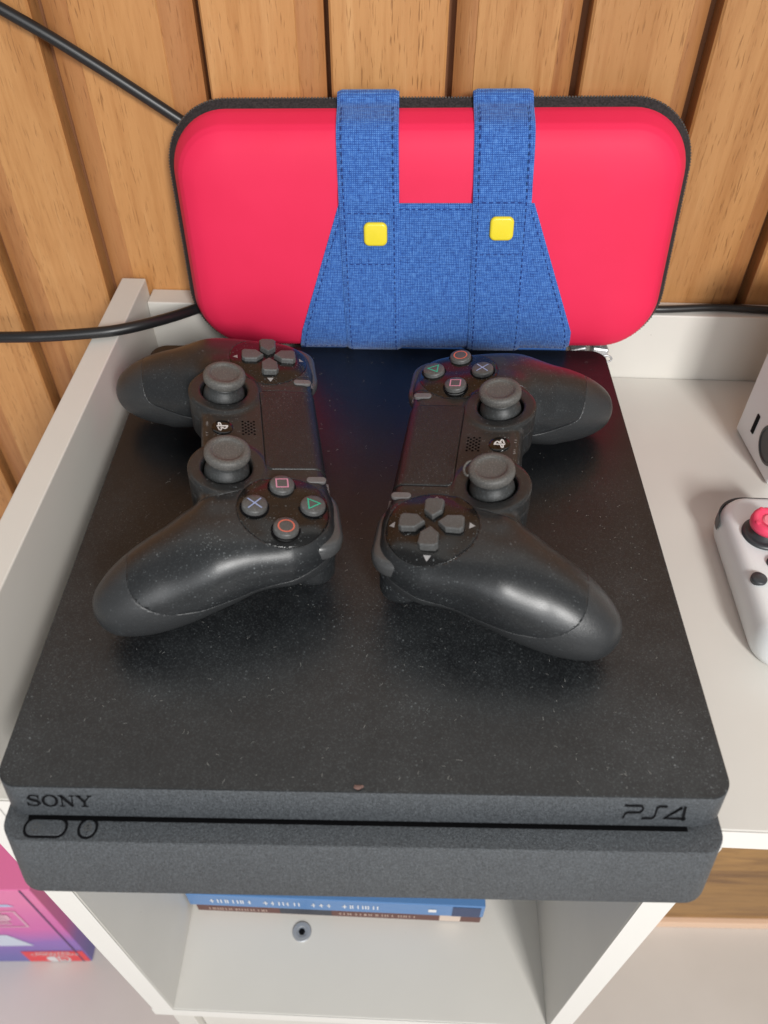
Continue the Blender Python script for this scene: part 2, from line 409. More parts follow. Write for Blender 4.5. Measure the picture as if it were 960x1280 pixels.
for i in range(92):
    x = -.118+i*.0026; box(x, x+.0009, -.0012, .0008, .0277, .0290, 0, bm=bm)
bm_obj('vent_fins', bm, M_front_lit, con, kind='stuff')
for sx in (-1, 1):
    for y in (.02, .25):
        V, F = lathe([(.008, 0), (.0085, .0008), (.0085, .0046)], 20); obj('foot', mesh('foot', V, F), M_gap, con, loc=(sx*.112, y, 0))
# buttons on the step of the lower deck
def ringbutton(name, hx, hy, r, x, y):
    P = rrect(hx, hy, r, 8); z = .0275
    V, F = plate(inset(P, .0007), z-.0004, z+.0004, .0003); b = obj(name, mesh(name, V, F), M_front_lit, con, loc=(x, y, 0))
    V, F = loft([[(a, c, z+.00015) for a, c in inset(P, -.0003)], [(a, c, z+.00015) for a, c in inset(P, .0008)]], False, False)
    obj('button_gap', mesh('button_gap', V, F), M_ink, b); return b
b1 = ringbutton('power_button', .0078, .0036, .0034, -.1151, -.0089)
b2 = ringbutton('eject_button', .0034, .0037, .0034, -.0997, -.0089)
I = Ink(lambda u, v: (u, v, .02805)); I.stroke([(-.0016, -.0008), (.0016, -.0008)], .0004); I.stroke([(-.0014, .0002), (0, .0018), (.0014, .0002)], .0004, True)
obj('eject_mark', I.mesh('eject_mark'), M_btn, b2)
I = Ink(lambda u, v: (u, v, .02805)); I.stroke(arc(-.0035, 0, .0013, .0013, 120, 420), .00035); I.stroke([(-.0035, .0004), (-.0035, .0018)], .00035)
obj('power_mark', I.mesh('power_mark'), M_btn, b1)
# lettering on the sloped front of the upper deck
sl = math.atan2(.0052, .0105)
def fmap(x, t): return (x, -.0052+t*math.sin(sl)-.00025*math.cos(sl), .0299+t*math.cos(sl)+.00025*math.sin(sl))
H = .0050; T0 = .0040
def sony():
    I = Ink(lambda u, v: fmap(-.1216+u*.0236/4.95, T0+v*H))
    w, n_ = .20, .10
    def ser(x, y, h=.22, t=.09): I.rect(x-h, x+h, y-t/2, y+t/2)
    sp = [(.93,.72),(.80,.90),(.55,.96),(.28,.90),(.17,.74),(.30,.60),(.55,.53),(.84,.44),(.98,.27),(.84,.10),(.55,.03),(.26,.08),(.10,.28)]
    I.stroke(sp, [.08,.1,.09,.14,.22,.22,.24,.22,.22,.14,.09,.1,.08]); I.rect(.88,.97,.62,.98); I.rect(.06,.15,.02,.36)
    q = arc(1.80, .5, .52, .47, 0, 360, 36)[:-1]; wq = [.10+.13*abs(math.cos(2*math.pi*i/36)) for i in range(36)]
    I.stroke(q, wq, True)
    I.rect(2.66, 2.76, .03, .97); I.rect(3.44, 3.54, .03, .97); I.stroke([(2.64, .97), (3.52, .03)], .24)
    ser(2.70, .045, .2); ser(2.58, .955, .16); ser(3.49, .955, .2)
    I.stroke([(3.95, .97), (4.42, .45)], .22); I.stroke([(4.86, .97), (4.42, .45)], .11); I.rect(4.32, 4.53, .03, .50)
    ser(3.97, .955, .22); ser(4.82, .955, .2); ser(4.42, .045, .28)
    return I.mesh('maker_lettering')
obj('maker_lettering', sony(), M_ink, con)
def ps4():
    I = Ink(lambda u, v: fmap(.0938+u*.0228/555, .0030+v*.0064/100)); w = 16
    I.stroke([(12,92),(150,92)]+arc(150,72,24,20,90,-55,8)+[(150,47),(45,45),(25,38),(5,4)], w)
    I.stroke([(385,90),(318,90),(296,80),(284,22),(262,8),(172,6)], w)
    w *= 1.2; I.stroke([(516,84),(372,10),(558,8)], w); I.stroke([(508,86),(372,10)], w*.6); I.stroke([(540,92),(532,-6)], w*1.3)
    return I.mesh('model_lettering')
obj('model_lettering', ps4(), M_ink, con)

bm = bmesh.new(); bmesh.ops.create_icosphere(bm, subdivisions=2, radius=.0009)
for v_ in bm.verts: v_.co *= 1+random.uniform(-.35, .35); v_.co.x *= 1.9; v_.co.z *= .45
bm_obj('crumb', bm, plain('red_brown_crumb', (.17, .10, .085), .8), None, loc=(-.0015, .0022, .0415), label='tiny reddish brown crumb at the front edge of the console lid', category='crumb')
# dust fluff lying on the lid
V, F = [], []
for i in range(420):
    x = rng.uniform(-.125, .125); y = rng.uniform(.002, .268); a = rng.uniform(0, 6.28); L = rng.uniform(.0005, .0016)*(1.6 if rng.random() < .12 else 1); w = rng.uniform(.00007, .00016)
    kc = rng.normal(0, 350); P = []
    for j in range(5):
        P.append((x, y)); x += math.cos(a)*L/4; y += math.sin(a)*L/4; a += kc*L/4*1.5
    for j in range(4):
        (x0, y0), (x1, y1) = P[j], P[j+1]; n_ = Vector((-(y1-y0), x1-x0)).normalized()*w/2; b = len(V)
        z0 = .0412+.0002*math.sin(j*.8); z1 = .0412+.0002*math.sin((j+1)*.8)
        V += [(x0+n_.x, y0+n_.y, z0), (x0-n_.x, y0-n_.y, z0), (x1-n_.x, y1-n_.y, z1), (x1+n_.x, y1+n_.y, z1)]; F.append((b, b+1, b+2, b+3))
lint = obj('dust_lint', mesh('dust_lint', V, F), M_lint, None, kind='stuff', label='pale lint and dust specks lying on the black console lid', category='dust')

# ------------------------------------------------------------------ controllers (distance fields in mm, made into a mesh, cut along their seams)
def smin(a, b, k):
    h = np.clip(.5+.5*(b-a)/k, 0, 1); return b*(1-h)+a*h-k*h*(1-h)
def smax(a, b, k): return -smin(-a, -b, k)
def rbox2(x, y, hx, hy, r):
    qx = np.abs(x)-hx+r; qy = np.abs(y)-hy+r
    return np.sqrt(np.maximum(qx, 0)**2+np.maximum(qy, 0)**2)+np.minimum(np.maximum(qx, qy), 0)-r
def extr(d, z, z0, z1, r):
    a = d+r; b = np.abs(z-(z0+z1)/2)-(z1-z0)/2+r
    return np.minimum(np.maximum(a, b), 0)+np.sqrt(np.maximum(a, 0)**2+np.maximum(b, 0)**2)-r
GP = np.array([[49.7,-7.2,-15.7,27.8],[57.6,-15.6,-18.6,13.9],[61.7,-34.7,-26.4,25.6],[69.3,-54.4,-34.1,13.5]])
DX, DY, DR = 51.0, 7.2, 18.9
SX, SY = 26.0, -14.7
def body(x, y, z):
    x = np.abs(x); t = np.linspace(.02, 1, 44)[:, None]
    Q = (1-t)**3*GP[0]+3*t*(1-t)**2*GP[1]+3*t*t*(1-t)*GP[2]+t**3*GP[3]
    g = np.full_like(x, 1e3)
    Q[:, 3] = np.minimum(Q[:, 3], -Q[:, 2]-1.2)
    for a, b, c, r in Q: g = np.minimum(g, np.sqrt((x-a)**2+(y-b)**2+(z-c)**2)-r)
    sl_ = extr(rbox2(x, y-1.2, 52, 26.4, 7), z, -25, 0, 6.0)
    tt = np.clip(((x-52)*6+(y-5)*-27)/(36+729.), 0, 1); zz = z+.0105*np.maximum(0, -3-y)**2*(y > -40)+(y <= -40)*14.
    lobe = extr(np.sqrt((x-52-6*tt)**2+(y-5+27*tt)**2)-(23.2-3.2*tt), zz, -27, 0.0, 11.5)
    sh = extr(rbox2(x-50.5, y-13, 17, 15.5, 12), z, -24, -.3, 8.5)
    b = smin(smin(sl_, lobe, 3), sh, 6)
    d = smin(b, g, 10)-.0
    rad = np.sqrt((x-SX)**2+(y-SY)**2)
    drum = extr(rad-(16.3-.10*np.maximum(0, -z)), z, -21, 1.0, 1.2)
    d = smin(d, drum, 1.6)
    d = smax(d, -np.maximum(rad-10.5-.25*np.maximum(z, 0), -(z+6)), .8)
    return d
def surface_net(f, lo, hi, h):
    ax = [np.arange(lo[i], hi[i]+h, h) for i in range(3)]
    X, Y, Z = np.meshgrid(*ax, indexing='ij'); D = f(X, Y, Z); n = D.shape
    ins = D < 0; acc = np.zeros((n[0]-1, n[1]-1, n[2]-1, 3)); cnt = np.zeros((n[0]-1, n[1]-1, n[2]-1))
    edges = []
    for axis in range(3):
        sl0 = [slice(None)]*3; sl1 = [slice(None)]*3; sl0[axis] = slice(0, -1); sl1[axis] = slice(1, None)
        cr = ins[tuple(sl0)] != ins[tuple(sl1)]; idx = np.argwhere(cr)
        d0 = D[tuple(sl0)][cr]; d1 = D[tuple(sl1)][cr]; t = d0/(d0-d1); P = idx.astype(float); P[:, axis] += t
        o1, o2 = [(1, 2), (2, 0), (0, 1)][axis]
        for a in (0, -1):
            for b in (0, -1):
                c = idx.copy(); c[:, o1] += a; c[:, o2] += b
                ok = np.all((c >= 0) & (c < np.array(cnt.shape)), axis=1)
                np.add.at(acc, tuple(c[ok].T), P[ok]); np.add.at(cnt, tuple(c[ok].T), 1)
        edges.append((idx, d0 < 0, o1, o2))
    act = cnt > 0; vid = -np.ones(cnt.shape, int); vid[act] = np.arange(act.sum())
    V = acc[act]/cnt[act][:, None]*h+np.array([a[0] for a in ax])
    quads = []
    for idx, neg, o1, o2 in edges:
        q = []
        for a, b in ((0, 0), (-1, 0), (-1, -1), (0, -1)):
            c = idx.copy(); c[:, o1] += a; c[:, o2] += b; c = np.clip(c, 0, np.array(cnt.shape)-1); q.append(vid[tuple(c.T)])
        q = np.array(q).T; q[~neg] = q[~neg][:, ::-1]; quads.append(q)
    Q = np.concatenate(quads); Q = Q[(Q >= 0).all(1)]
    return V, Q
def grad(f, V, e=.05):
    G = np.stack([f(*(V+np.eye(3)[i]*e).T)-f(*(V-np.eye(3)[i]*e).T) for i in range(3)], -1)
    return G/np.maximum(np.linalg.norm(G, axis=1)[:, None], 1e-9)
def sdf_mesh(f, lo, hi, h):
    V, Q = surface_net(f, lo, hi, h)
    for _ in range(3):
        d = f(*V.T); V = V-np.clip(d, -h, h)[:, None]*grad(f, V)*.9
    return V, Q
def sd_touch(x, y, z): return np.maximum(rbox2(x, y-22.0, 26.9, 20.4, 2.6), -8.5-z)
def sd_disc(x, y, z): return np.maximum(np.sqrt((np.abs(x)-DX)**2+(y-DY)**2)-DR, -5-z)
XBY = np.array([-60,-34,-27,-19.5,-10,-3,7,18,30,60.]); XBX = np.array([42,42.5,43.2,43.2,41,37,34.5,36.5,40,42.])
def sd_fascia(x, y, z): return smax(np.abs(x)-np.interp(y, XBY, XBX), -8-z, 5)
ZPY = np.array([-90,-40,-26,-10,8,30,60.]); ZPZ = np.array([-26.5,-26.,-25.5,-22.,-17.,-11.,-9.])
def sd_low(x, y, z):
    a = z-np.interp(y, ZPY, ZPZ); w_ = np.clip((np.abs(x)-52)/20, 0, 1)
    q = np.maximum(0, -15-z); b = y+54.0-(.03+.11*w_)*q*q*(q < 30)
    return smin(a, b, 2.5)
FN = [sd_touch, sd_disc, sd_fascia, sd_low]
def cut(V, T, s, level):
    """cut triangles exactly along s = level"""
    sv = s-level; sv[np.abs(sv) < 1e-4] = 0
    st = sv[T]; mixed = (st.max(1) > 0) & (st.min(1) < 0)
    keep = list(map(tuple, T[~mixed])); nv = []; cache = {}; n0 = len(V)
    def ev(a, b):
        k = (min(a, b), max(a, b))
        if k not in cache:
            t = sv[a]/(sv[a]-sv[b]); cache[k] = n0+len(nv); nv.append(V[a]+(V[b]-V[a])*t)
        return cache[k]
    for tri in T[mixed]:
        a, b, c = [int(i) for i in tri]; v_ = [sv[a], sv[b], sv[c]]
        if 0 in v_:
            i = v_.index(0); p, q, r = (a, b, c)[i], (a, b, c)[(i+1) % 3], (a, b, c)[(i+2) % 3]
            e = ev(q, r); keep += [(p, q, e), (p, e, r)]; continue
        sg = [x > 0 for x in v_]; i = sg.index(True) if sum(sg) == 1 else sg.index(False)
        p, q, r = (a, b, c)[i], (a, b, c)[(i+1) % 3], (a, b, c)[(i+2) % 3]
        e1, e2 = ev(p, q), ev(p, r); keep += [(p, e1, e2), (e1, q, r), (e1, r, e2)]
    if nv: V = np.concatenate([V, np.array(nv)])
    return V, np.array(keep)
def build_body():
    V, Q = sdf_mesh(body, (-86, -72, -52), (86, 34, 5), 1.15)
    T = np.concatenate([Q[:, [0, 1, 2]], Q[:, [0, 2, 3]]])
    gw = [.22, .14, .16, .2]; gd = [.42, .30, .34, .45]
    for f, w_ in zip(FN, gw):
        for lv in (-w_, w_, 0):
            V, T = cut(V, T, f(*V.T), lv)
    G = grad(body, V); dep = np.zeros(len(V))
    low_s = sd_low(*V.T)
    for k, (f, d_) in enumerate(zip(FN, gd)):
        s = f(*V.T); m = np.abs(s) < 2e-3
        if k == 2: m &= (sd_disc(*V.T) > .1) & (low_s > 0) & (sd_touch(*V.T) > .5)
        if k == 3: m &= (sd_touch(*V.T) > .5)
        dep[m] = np.maximum(dep[m], d_)
    Cc = V[T].mean(1); a = [f(*Cc.T) for f in FN]
    cls = np.full(len(T), 4); cls[a[2] < 0] = 2; cls[a[3] < 0] = 3; cls[a[1] < 0] = 1; cls[a[0] < 0] = 0
    lift = np.clip((-sd_touch(*V.T)-.02)/.12, 0, 1)*.32
    V = V-G*(dep-lift)[:, None]
    out = {}
    def sub(mask):
        t = T[mask]; u, inv = np.unique(t, return_inverse=True); return V[u]*1e-3, inv.reshape(-1, 3)
    out['touchpad'] = sub(cls == 0); out['disc_l'] = sub((cls == 1) & (Cc[:, 0] < 0)); out['disc_r'] = sub((cls == 1) & (Cc[:, 0] > 0))
    out['fascia'] = sub(cls == 2); out['low'] = sub(cls == 3); out['shell'] = sub(cls == 4)
    return out
pc = thing('game_controller', 'black wireless controller lying left, its four symbol buttons nearest the viewer', 'game controller', group='black wireless controllers lying on the console')
BB = build_body()
for nm, key, mt in (('touchpad', 'touchpad', M_pad), ('button_disc', 'disc_l', M_disc), ('button_disc', 'disc_r', M_disc), ('front_fascia', 'fascia', M_fascia), ('lower_shell', 'low', M_shell_low), ('upper_shell', 'shell', M_shell)):
    obj(nm, mesh(nm, *BB[key], smooth=True), mt, pc)
mm = .001
def ztop(x, y, z0=8):
    z = np.array([float(z0)])
    for _ in range(60): z = z-body(np.array([float(x)]), np.array([float(y)]), z)*.8
    return float(z[0])
def sdf_obj(name, f, lo, hi, h, mat, parent):
    V, Q = sdf_mesh(f, lo, hi, h); return obj(name, mesh(name, V*mm, Q, True), mat, parent)
for sx in (-1, 1):
    def bump_f(x, y, z):
        x = x*sx; d = extr(rbox2(x-51.5, y-20.6, 17.5, 10.8, 10.4), z, -12.5, -4.0, 3.0)
        return d
    def trig_f(x, y, z):
        x = x*sx; yy = y-.10*np.maximum(0, -16-z)
        return extr(rbox2(x-51.0, yy-19.0, 16.5, 10.4, 9.5), z, -31, -13.6, 4.0)
    lo = (28, 8, -42) if sx > 0 else (-80, 8, -42); hi = (80, 44, 2) if sx > 0 else (-28, 44, 2)
    sdf_obj('shoulder_button', bump_f, lo, hi, 1.3, M_shoulder, pc); sdf_obj('trigger', trig_f, lo, hi, 1.3, M_shell, pc)
    # thumb stick
    zc = 10.7
    V, F = lathe([(6.8, 4.8), (7.4, 5.35), (8.9, 6.4), (9.45, 7.2), (9.6, 8.3), (9.55, 9.4), (9.2, 10.2), (8.5, 10.65), (7.4, 10.7), (6.5, 10.5), (6.2, 10.1), (5.8, 9.95), (3, 9.95), (.4, 9.95)], 48)
    st = obj('thumb_stick', mesh('thumb_stick', np.array(V)*mm, F, True), M_rub, pc, loc=(sx*SX*mm, SY*mm, 0))
    V, F = lathe([(9.7, -6), (9.65, -2.5), (9.2, .3), (8.3, 2.2), (7.5, 3.5), (7.2, 4.4), (7.3, 5.2), (6.0, 5.3)], 40); obj('stick_skirt', mesh('stick_skirt', np.array(V)*mm, F, True), M_skirt, st)
    # lozenge button, long across the handle direction
    zz = ztop(sx*33.8, 22.3)
    V, F = plate([(y, x) for x, y in rrect(4.2, 1.75, 1.7, 8)][::-1], -.6, .75, .35)
    lb = obj('share_button' if sx < 0 else 'options_button', mesh('menu_button', np.array(V)*mm, F), M_btn2, pc, loc=(sx*33.8*mm, 22.3*mm, zz*mm))
    tz = ztop(sx*35.2, 27.6)
    me = text_mesh('caption', 'SHARE' if sx < 0 else 'OPTIONS', 1.6*mm, Matrix.Translation((sx*36.0*mm, 27.3*mm, (ztop(sx*36.0, 27.3)+.25)*mm)) @ Matrix.Rotation(R(-24), 4, 'X'))
    obj('caption', me, M_arrow, pc)
# symbol buttons
RB = 11.75; zd = max(ztop(DX, DY), 0)
def face_button(kind, dx, dy, mat):
    x, y = DX+dx*RB, DY+dy*RB; z = ztop(x, y)
    V, F = lathe([(5.15, -1), (5.15, 1.6), (4.95, 2.05), (4.5, 2.3), (2., 2.42), (.2, 2.45)], 36)
    b = obj('round_button', mesh('round_button', np.array(V)*mm, F, True), M_btn, pc, loc=(x*mm, y*mm, z*mm))
    b.data.set_sharp_from_angle(angle=R(50))
    V, F = loft([[(5.95*math.cos(a)*mm, 5.95*math.sin(a)*mm, .12*mm) for a in np.linspace(0, 2*math.pi, 37)[:-1]], [(5.1*math.cos(a)*mm, 5.1*math.sin(a)*mm, .12*mm) for a in np.linspace(0, 2*math.pi, 37)[:-1]]], False, False)
    obj('button_gap', mesh('button_gap', V, F), M_ink, b)
    I = Ink(lambda u, v: (u*mm, v*mm, (2.47+.02-.005*(u*u+v*v)*.6)*mm)); w_ = .52
    if kind == 'sq': I.stroke([(-2.35, -2.35), (2.35, -2.35), (2.35, 2.35), (-2.35, 2.35)], w_, True)
    if kind == 'x': I.stroke([(-2.7, -2.7), (0, 0), (2.7, 2.7)], w_); I.stroke([(-2.7, 2.7), (0, 0), (2.7, -2.7)], w_)
    if kind == 'tri': I.stroke([(3.15*math.cos(R(a)), 3.15*math.sin(R(a))-.35) for a in (90, 210, 330)], w_, True)
    if kind == 'o': I.stroke(arc(0, 0, 3.1, 3.1, 0, 360, 32)[:-1], w_+.05, True)
    obj('symbol', I.mesh('symbol'), mat, b)
face_button('sq', -1, 0, M_sq); face_button('o', 1, 0, M_o); face_button('tri', 0, 1, M_tri); face_button('x', 0, -1, M_x)
# directional buttons and their printed arrows
for k in range(4):
    a = R(90*k); P = [(2.6, 0), (6.0, -3.7), (11.6, -4.0), (12.9, -2.9), (13.1, 0), (12.9, 2.9), (11.6, 4.0), (6.0, 3.7)]
    P = [(x*math.cos(a)-y*math.sin(a), x*math.sin(a)+y*math.cos(a)) for x, y in P]
    V, F = plate(P, -1, 2.6, .7); z = ztop(-DX, DY)
    d = obj('direction_button', mesh('direction_button', np.array(V)*mm, F), M_btn, pc, loc=(-DX*mm, DY*mm, z*mm))
    I = Ink(lambda u, v: (u*mm, v*mm, (ztop(-DX+u, DY+v)-z+.1)*mm))
    rot = lambda x, y: (x*math.cos(a)-y*math.sin(a), x*math.sin(a)+y*math.cos(a))
    I.poly([rot(15.0, -1.55), rot(17.3, 0), rot(15.0, 1.55)]); obj('arrow_print', I.mesh('arrow_print'), M_arrow, d)
# centre: home button, speaker holes, marks
z = ztop(0, -16)
V, F = lathe([(4.7, -.4), (4.7, .25), (4.4, .5), (3, .62), (.3, .66)], 32); hb = obj('home_button', mesh('home_button', np.array(V)*mm, F, True), M_gbtn, pc, loc=(0, -16*mm, z*mm))
I = Ink(lambda u, v: (u*1.12*mm, v*1.12*mm, .70*mm))
I.poly([(-.75, -2.1), (-.05, -2.35), (-.05, 2.0), (-.75, 2.25)]); I.poly([(-.75, 2.25), (-.6, 1.6), (.5, 1.25), (1.35, 1.45)]); I.stroke([(-.4, 1.95), (.8, 1.55), (1.25, .9), (.95, .15), (.25, .1)], .62)
I.stroke([(-.9, -.45), (-2.2, -.95), (-2.25, -1.45), (-1.4, -1.55), (-.75, -1.3)], .5); I.stroke([(.2, -.55), (1.5, -.35), (2.3, -.75), (2.0, -1.25), (.2, -1.85)], .52)
obj('home_logo', I.mesh('home_logo'), M_white, hb)
I = Ink(lambda u, v: (u*mm, v*mm, (ztop(u, v)+.07)*mm))
for r_ in range(5):
    for c_ in range(4 if r_ % 2 else 5):
        I.disc((c_-(1.5 if r_ % 2 else 2))*2.15, -4.6+(r_-2)*1.25, .56, 12)
obj('speaker_holes', I.mesh('speaker_holes'), M_gap, pc)
me = text_mesh('port_caption', 'EXT', 1.9*mm, Matrix.Translation((-3.2*mm, -22.4*mm, (ztop(-3.2, -22.4)+.12)*mm)) @ Matrix.Rotation(R(6), 4, 'X')); obj('port_caption', me, M_arrow, pc)
I = Ink(lambda u, v: ((3.4+u)*mm, (-22.4+v)*mm, (ztop(3.4, -22.4)+.12+.08*v)*mm)); I.stroke(arc(0, 0, .85, .85, -30, 210, 12), .22); I.rect(-1.05, -.6, -.8, .05); I.rect(.6, 1.05, -.8, .05)
obj('headphone_mark', I.mesh('headphone_mark'), M_arrow, pc)

pc2 = copy_tree(pc)
pc2['label'] = 'black wireless controller lying right, direction pad nearest the viewer, one stick torn'
pc.location = (-.0506, .1482, .0846); pc.rotation_euler = (-.150, .0056, -1.3965)
pc2.location = (.0399, .1404, .0834+.0004); pc2.rotation_euler = (-.1257, .0034, 1.4208)
# torn rubber on the right controller's nearer stick: a loose flap off the rim
P = [Vector((math.cos(R(a))*(9.2+k)*mm, math.sin(R(a))*(9.2+k)*mm, zz_*mm)) for a, k, zz_ in ((62, .2, 9.6), (70, 1.2, 9.6), (80, 1.9, 9.2), (92, 2.0, 8.8), (104, 1.5, 8.6), (112, .6, 8.8))]
V, F = tube(spline(P, 4), .00055, 8)
for ch in pc2.children:
    if ch.name.startswith('thumb_stick') and ch.location.x < 0:
        obj('torn_rubber_edge', mesh('torn_rubber_edge', V, F, True), M_rub, ch)

# ------------------------------------------------------------------ red zip case
case = thing('zip_case', 'red moulded zip case with blue fabric pocket and straps leaning on wood wall', 'carrying case', (.027, .289, .033))
yw, tl = R(-1.4), R(8)
U_ = Vector((math.cos(yw), math.sin(yw), 0)); f_ = Vector((math.sin(yw), -math.cos(yw), 0))
W_ = Vector((0, 0, 1))*math.cos(tl)-f_*math.sin(tl); D_ = f_*math.cos(tl)+Vector((0, 0, 1))*math.sin(tl)
case.rotation_euler = (Matrix((U_, W_, D_)).transposed() @ Matrix.Rotation(R(1.3), 3, 'Z')).to_euler()
HW, HH, RC = .1380, .0685, .0345
HS = np.array([0, .8, 3.6, 3.9, 4.6, 6.5, 8.5, 11, 15, 21, 30, 45, 60])*mm
HZ = np.array([1, 1.9, 5.2, 6.8, 9.4, 13.4, 17.2, 19.6, 21.9, 23.4, 24.3, 24.9, 25.1])*mm
def ring(s, d, n=14):
    r = max(RC-s*.86, .004+.0); return [(x, y+HH, d) for x, y in rrect(HW-s, HH-s, min(r, HH-s-.0002), n)]
def shell(name, smax_, sgn, mat, s0):
    rs = []
    for s in np.unique(np.concatenate([np.linspace(s0, .012, 18), np.linspace(.012, smax_, 14)])):
        rs.append(ring(s, sgn*float(np.interp(s, HS, HZ))))
    if sgn < 0: rs = [r[::-1] for r in rs]
    V, F = loft(rs, False, True); return obj(name, mesh(name, V, F, True), mat, case)
shell('front_shell', .058, 1, M_red, .0037); shell('back_shell', .058, -1, M_red, .0037)
for nm, sg in (('zip_tape', 1), ('zip_tape', -1)):
    rs = [ring(0.0003, sg*.0009), ring(.0012, sg*.0022), ring(.0026, sg*.0042), ring(.0036, sg*.0056), ring(.0044, sg*.0070)]
    if sg < 0: rs = [r[::-1] for r in rs]
    V, F = loft(rs, False, False); obj(nm, mesh(nm, V, F, True), M_tape, case)
# teeth along the rim
P = [Vector(p) for p in ring(-.0002, 0, 20)]; P.append(P[0]); bm = bmesh.new(); acc = 0; step = .00155; i_t = 0
V, F = [], []
for a, b in zip(P, P[1:]):
    L = (b-a).length; t = (b-a).normalized(); nn = Vector((t.y, -t.x, 0)); pos = -acc
    pos = acc
    while pos < L:
        c = a+t*pos; sg = 1 if i_t % 2 else -1; i_t += 1; base = len(V); e = .00052
        for dz in (-sg*.0002, sg*.0013):
            for q in ((-e, -.0008), (e, -.0008), (e*.8, .0001), (-e*.8, .0001)):
                V.append(tuple(c+t*q[0]+nn*q[1]+Vector((0, 0, dz-sg*.0004))))
        F += [tuple(base+j for j in q) for q in ((0,3,2,1),(4,5,6,7),(0,1,5,4),(1,2,6,5),(2,3,7,6),(3,0,4,7))]
        pos += step
    acc = pos-L
obj('zip_teeth', mesh('zip_teeth', V, F), M_teeth, case, kind='stuff')
# profile of the front along a straight column, by arc length from the zip at the bottom to the zip at the top
prof = [(float(s), float(np.interp(s, HS, HZ))) for s in np.concatenate([np.linspace(0, .016, 30), np.linspace(.017, .045, 12)])]
prof = prof+[(2*HH-w_, d_) for w_, d_ in prof[::-1]]
back = [(2*HH-float(s), -float(np.interp(s, HS, HZ))) for s in np.linspace(.0005, .03, 24)]
full = prof+back
FP = np.array(full); FL = np.concatenate([[0], np.cumsum(np.linalg.norm(np.diff(FP, axis=0), axis=1))])
NT = np.gradient(FP, axis=0); NT /= np.linalg.norm(NT, axis=1)[:, None]; FNm = np.stack([-NT[:, 1]*-1*-1, NT[:, 0]], -1)
for _ in range(3): FNm[1:-1] = (FNm[:-2]+FNm[1:-1]*2+FNm[2:])/4
FNm /= np.linalg.norm(FNm, axis=1)[:, None]
def at(l, off):
    w_ = np.interp(l, FL, FP[:, 0]); d_ = np.interp(l, FL, FP[:, 1]); nw = np.interp(l, FL, FNm[:, 0]); nd = np.interp(l, FL, FNm[:, 1])
    n_ = math.hypot(nw, nd); return w_+nw/n_*off, d_+nd/n_*off
def l_of_w(w_):
    k = int(np.argmax(FP[:, 0] > HH)); m = slice(0, len(prof)); return float(np.interp(w_, FP[m, 0], FL[m]))
def cloth(name, l0, l1, left, right, off, th, nl=70, nu=26, wav=.0):
    """fabric laid over the column profile: left(l), right(l) give its edges; has real thickness; UV in metres"""
    V, UV, F = [], [], []
    Ls = np.linspace(l0, l1, nl); offs = [off if callable(off) is False else off]
    for side in (0, 1):
        for i, l in enumerate(Ls):
            for j in range(nu+1):
                t = j/nu; u = left(l)+(right(l)-left(l))*t
                o = (off(l) if callable(off) else off)+th*side
                if side: o -= th*.75*max(0, 1-min(t, 1-t)*nu/1.0)**1 ; o += wav*math.sin(u*160+l*60)*math.sin(l*90)
                w_, d_ = at(l, o); V.append((u, w_, d_)); UV.append((u, l))
    n = nu+1; k = nl*n
    for i in range(nl-1):
        for j in range(nu):
            a = i*n+j; F.append((a, a+n, a+n+1, a+1)); F.append((k+a, k+a+1, k+a+n+1, k+a+n))
    for i in range(nl-1):
        a = i*n; F.append((a, k+a, k+a+n, a+n)); a = i*n+nu; F.append((a, a+n, k+a+n, k+a))
    for j in range(nu):
        F.append((j, j+1, k+j+1, k+j)); a = (nl-1)*n+j; F.append((a, k+a, k+a+1, a+1))
    me = mesh(name, V, F, True); uv = me.uv_layers.new(name='UVMap')
    for lp in me.loops: uv.data[lp.index].uv = UV[lp.vertex_index]
    me.set_sharp_from_angle(angle=R(40)); return obj(name, me, M_blue, case)
lb, lt = .0055, l_of_w(.0925)
la = lambda w_: l_of_w(w_)
EL = [(0, -.0735), (la(.006), -.0735), (la(.02), -.0700), (la(.0925), -.0452)]; ER = [(0, .0850), (la(.006), .0850), (la(.02), .0838), (la(.0935), .0552)]
eL = lambda l: float(np.interp(l, [a for a, _ in EL], [b for _, b in EL])); eR = lambda l: float(np.interp(l, [a for a, _ in ER], [b for _, b in ER]))
cloth('fabric_pocket', lb, lt, eL, eR, .0004, .0013, 80, 44, .00018)
hp = [Vector((u, *at(la(.0050), .0014+.0004*math.sin(u*70)))) for u in np.linspace(-.0730, .0845, 40)]
V, F = tube(hp, .0020, 12); obj('hem', mesh('hem', V, F, True), plain('blue_hem_fabric', (.035, .125, .40), .9), case)
def stitches(lines, off):
    V, F = [], []
    for (ua, l_a), (ub, l_b) in lines:
        n = max(2, int(math.hypot(ub-ua, l_b-l_a)/.0032))
        for i in range(n):
            q = []
            for s in ((i+.15)/n, (i+.72)/n):
                u, l = ua+(ub-ua)*s, l_a+(l_b-l_a)*s; q.append((u, l))
            (u0, l0), (u1, l1) = q; dx, dy = u1-u0, l1-l0; L = math.hypot(dx, dy); px, py = -dy/L*.00027, dx/L*.00027; b = len(V)
            for u, l in ((u0+px, l0+py), (u1+px, l1+py), (u1-px, l1-py), (u0-px, l0-py)):
                w_, d_ = at(l, off+.0001); V.append((u, w_, d_))
            w_, d_ = at((l0+l1)/2, off+.0004); V.append(((u0+u1)/2, w_, d_))
            F += [(b, b+1, b+4), (b+1, b+2, b+4), (b+2, b+3, b+4), (b+3, b, b+4)]
    return mesh('stitching', V, [f[::-1] for f in F])
seg = lambda f, a, b, dx, n=8: [((f(a+(b-a)*i/n)+dx, a+(b-a)*i/n), (f(a+(b-a)*(i+1)/n)+dx, a+(b-a)*(i+1)/n)) for i in range(n)]
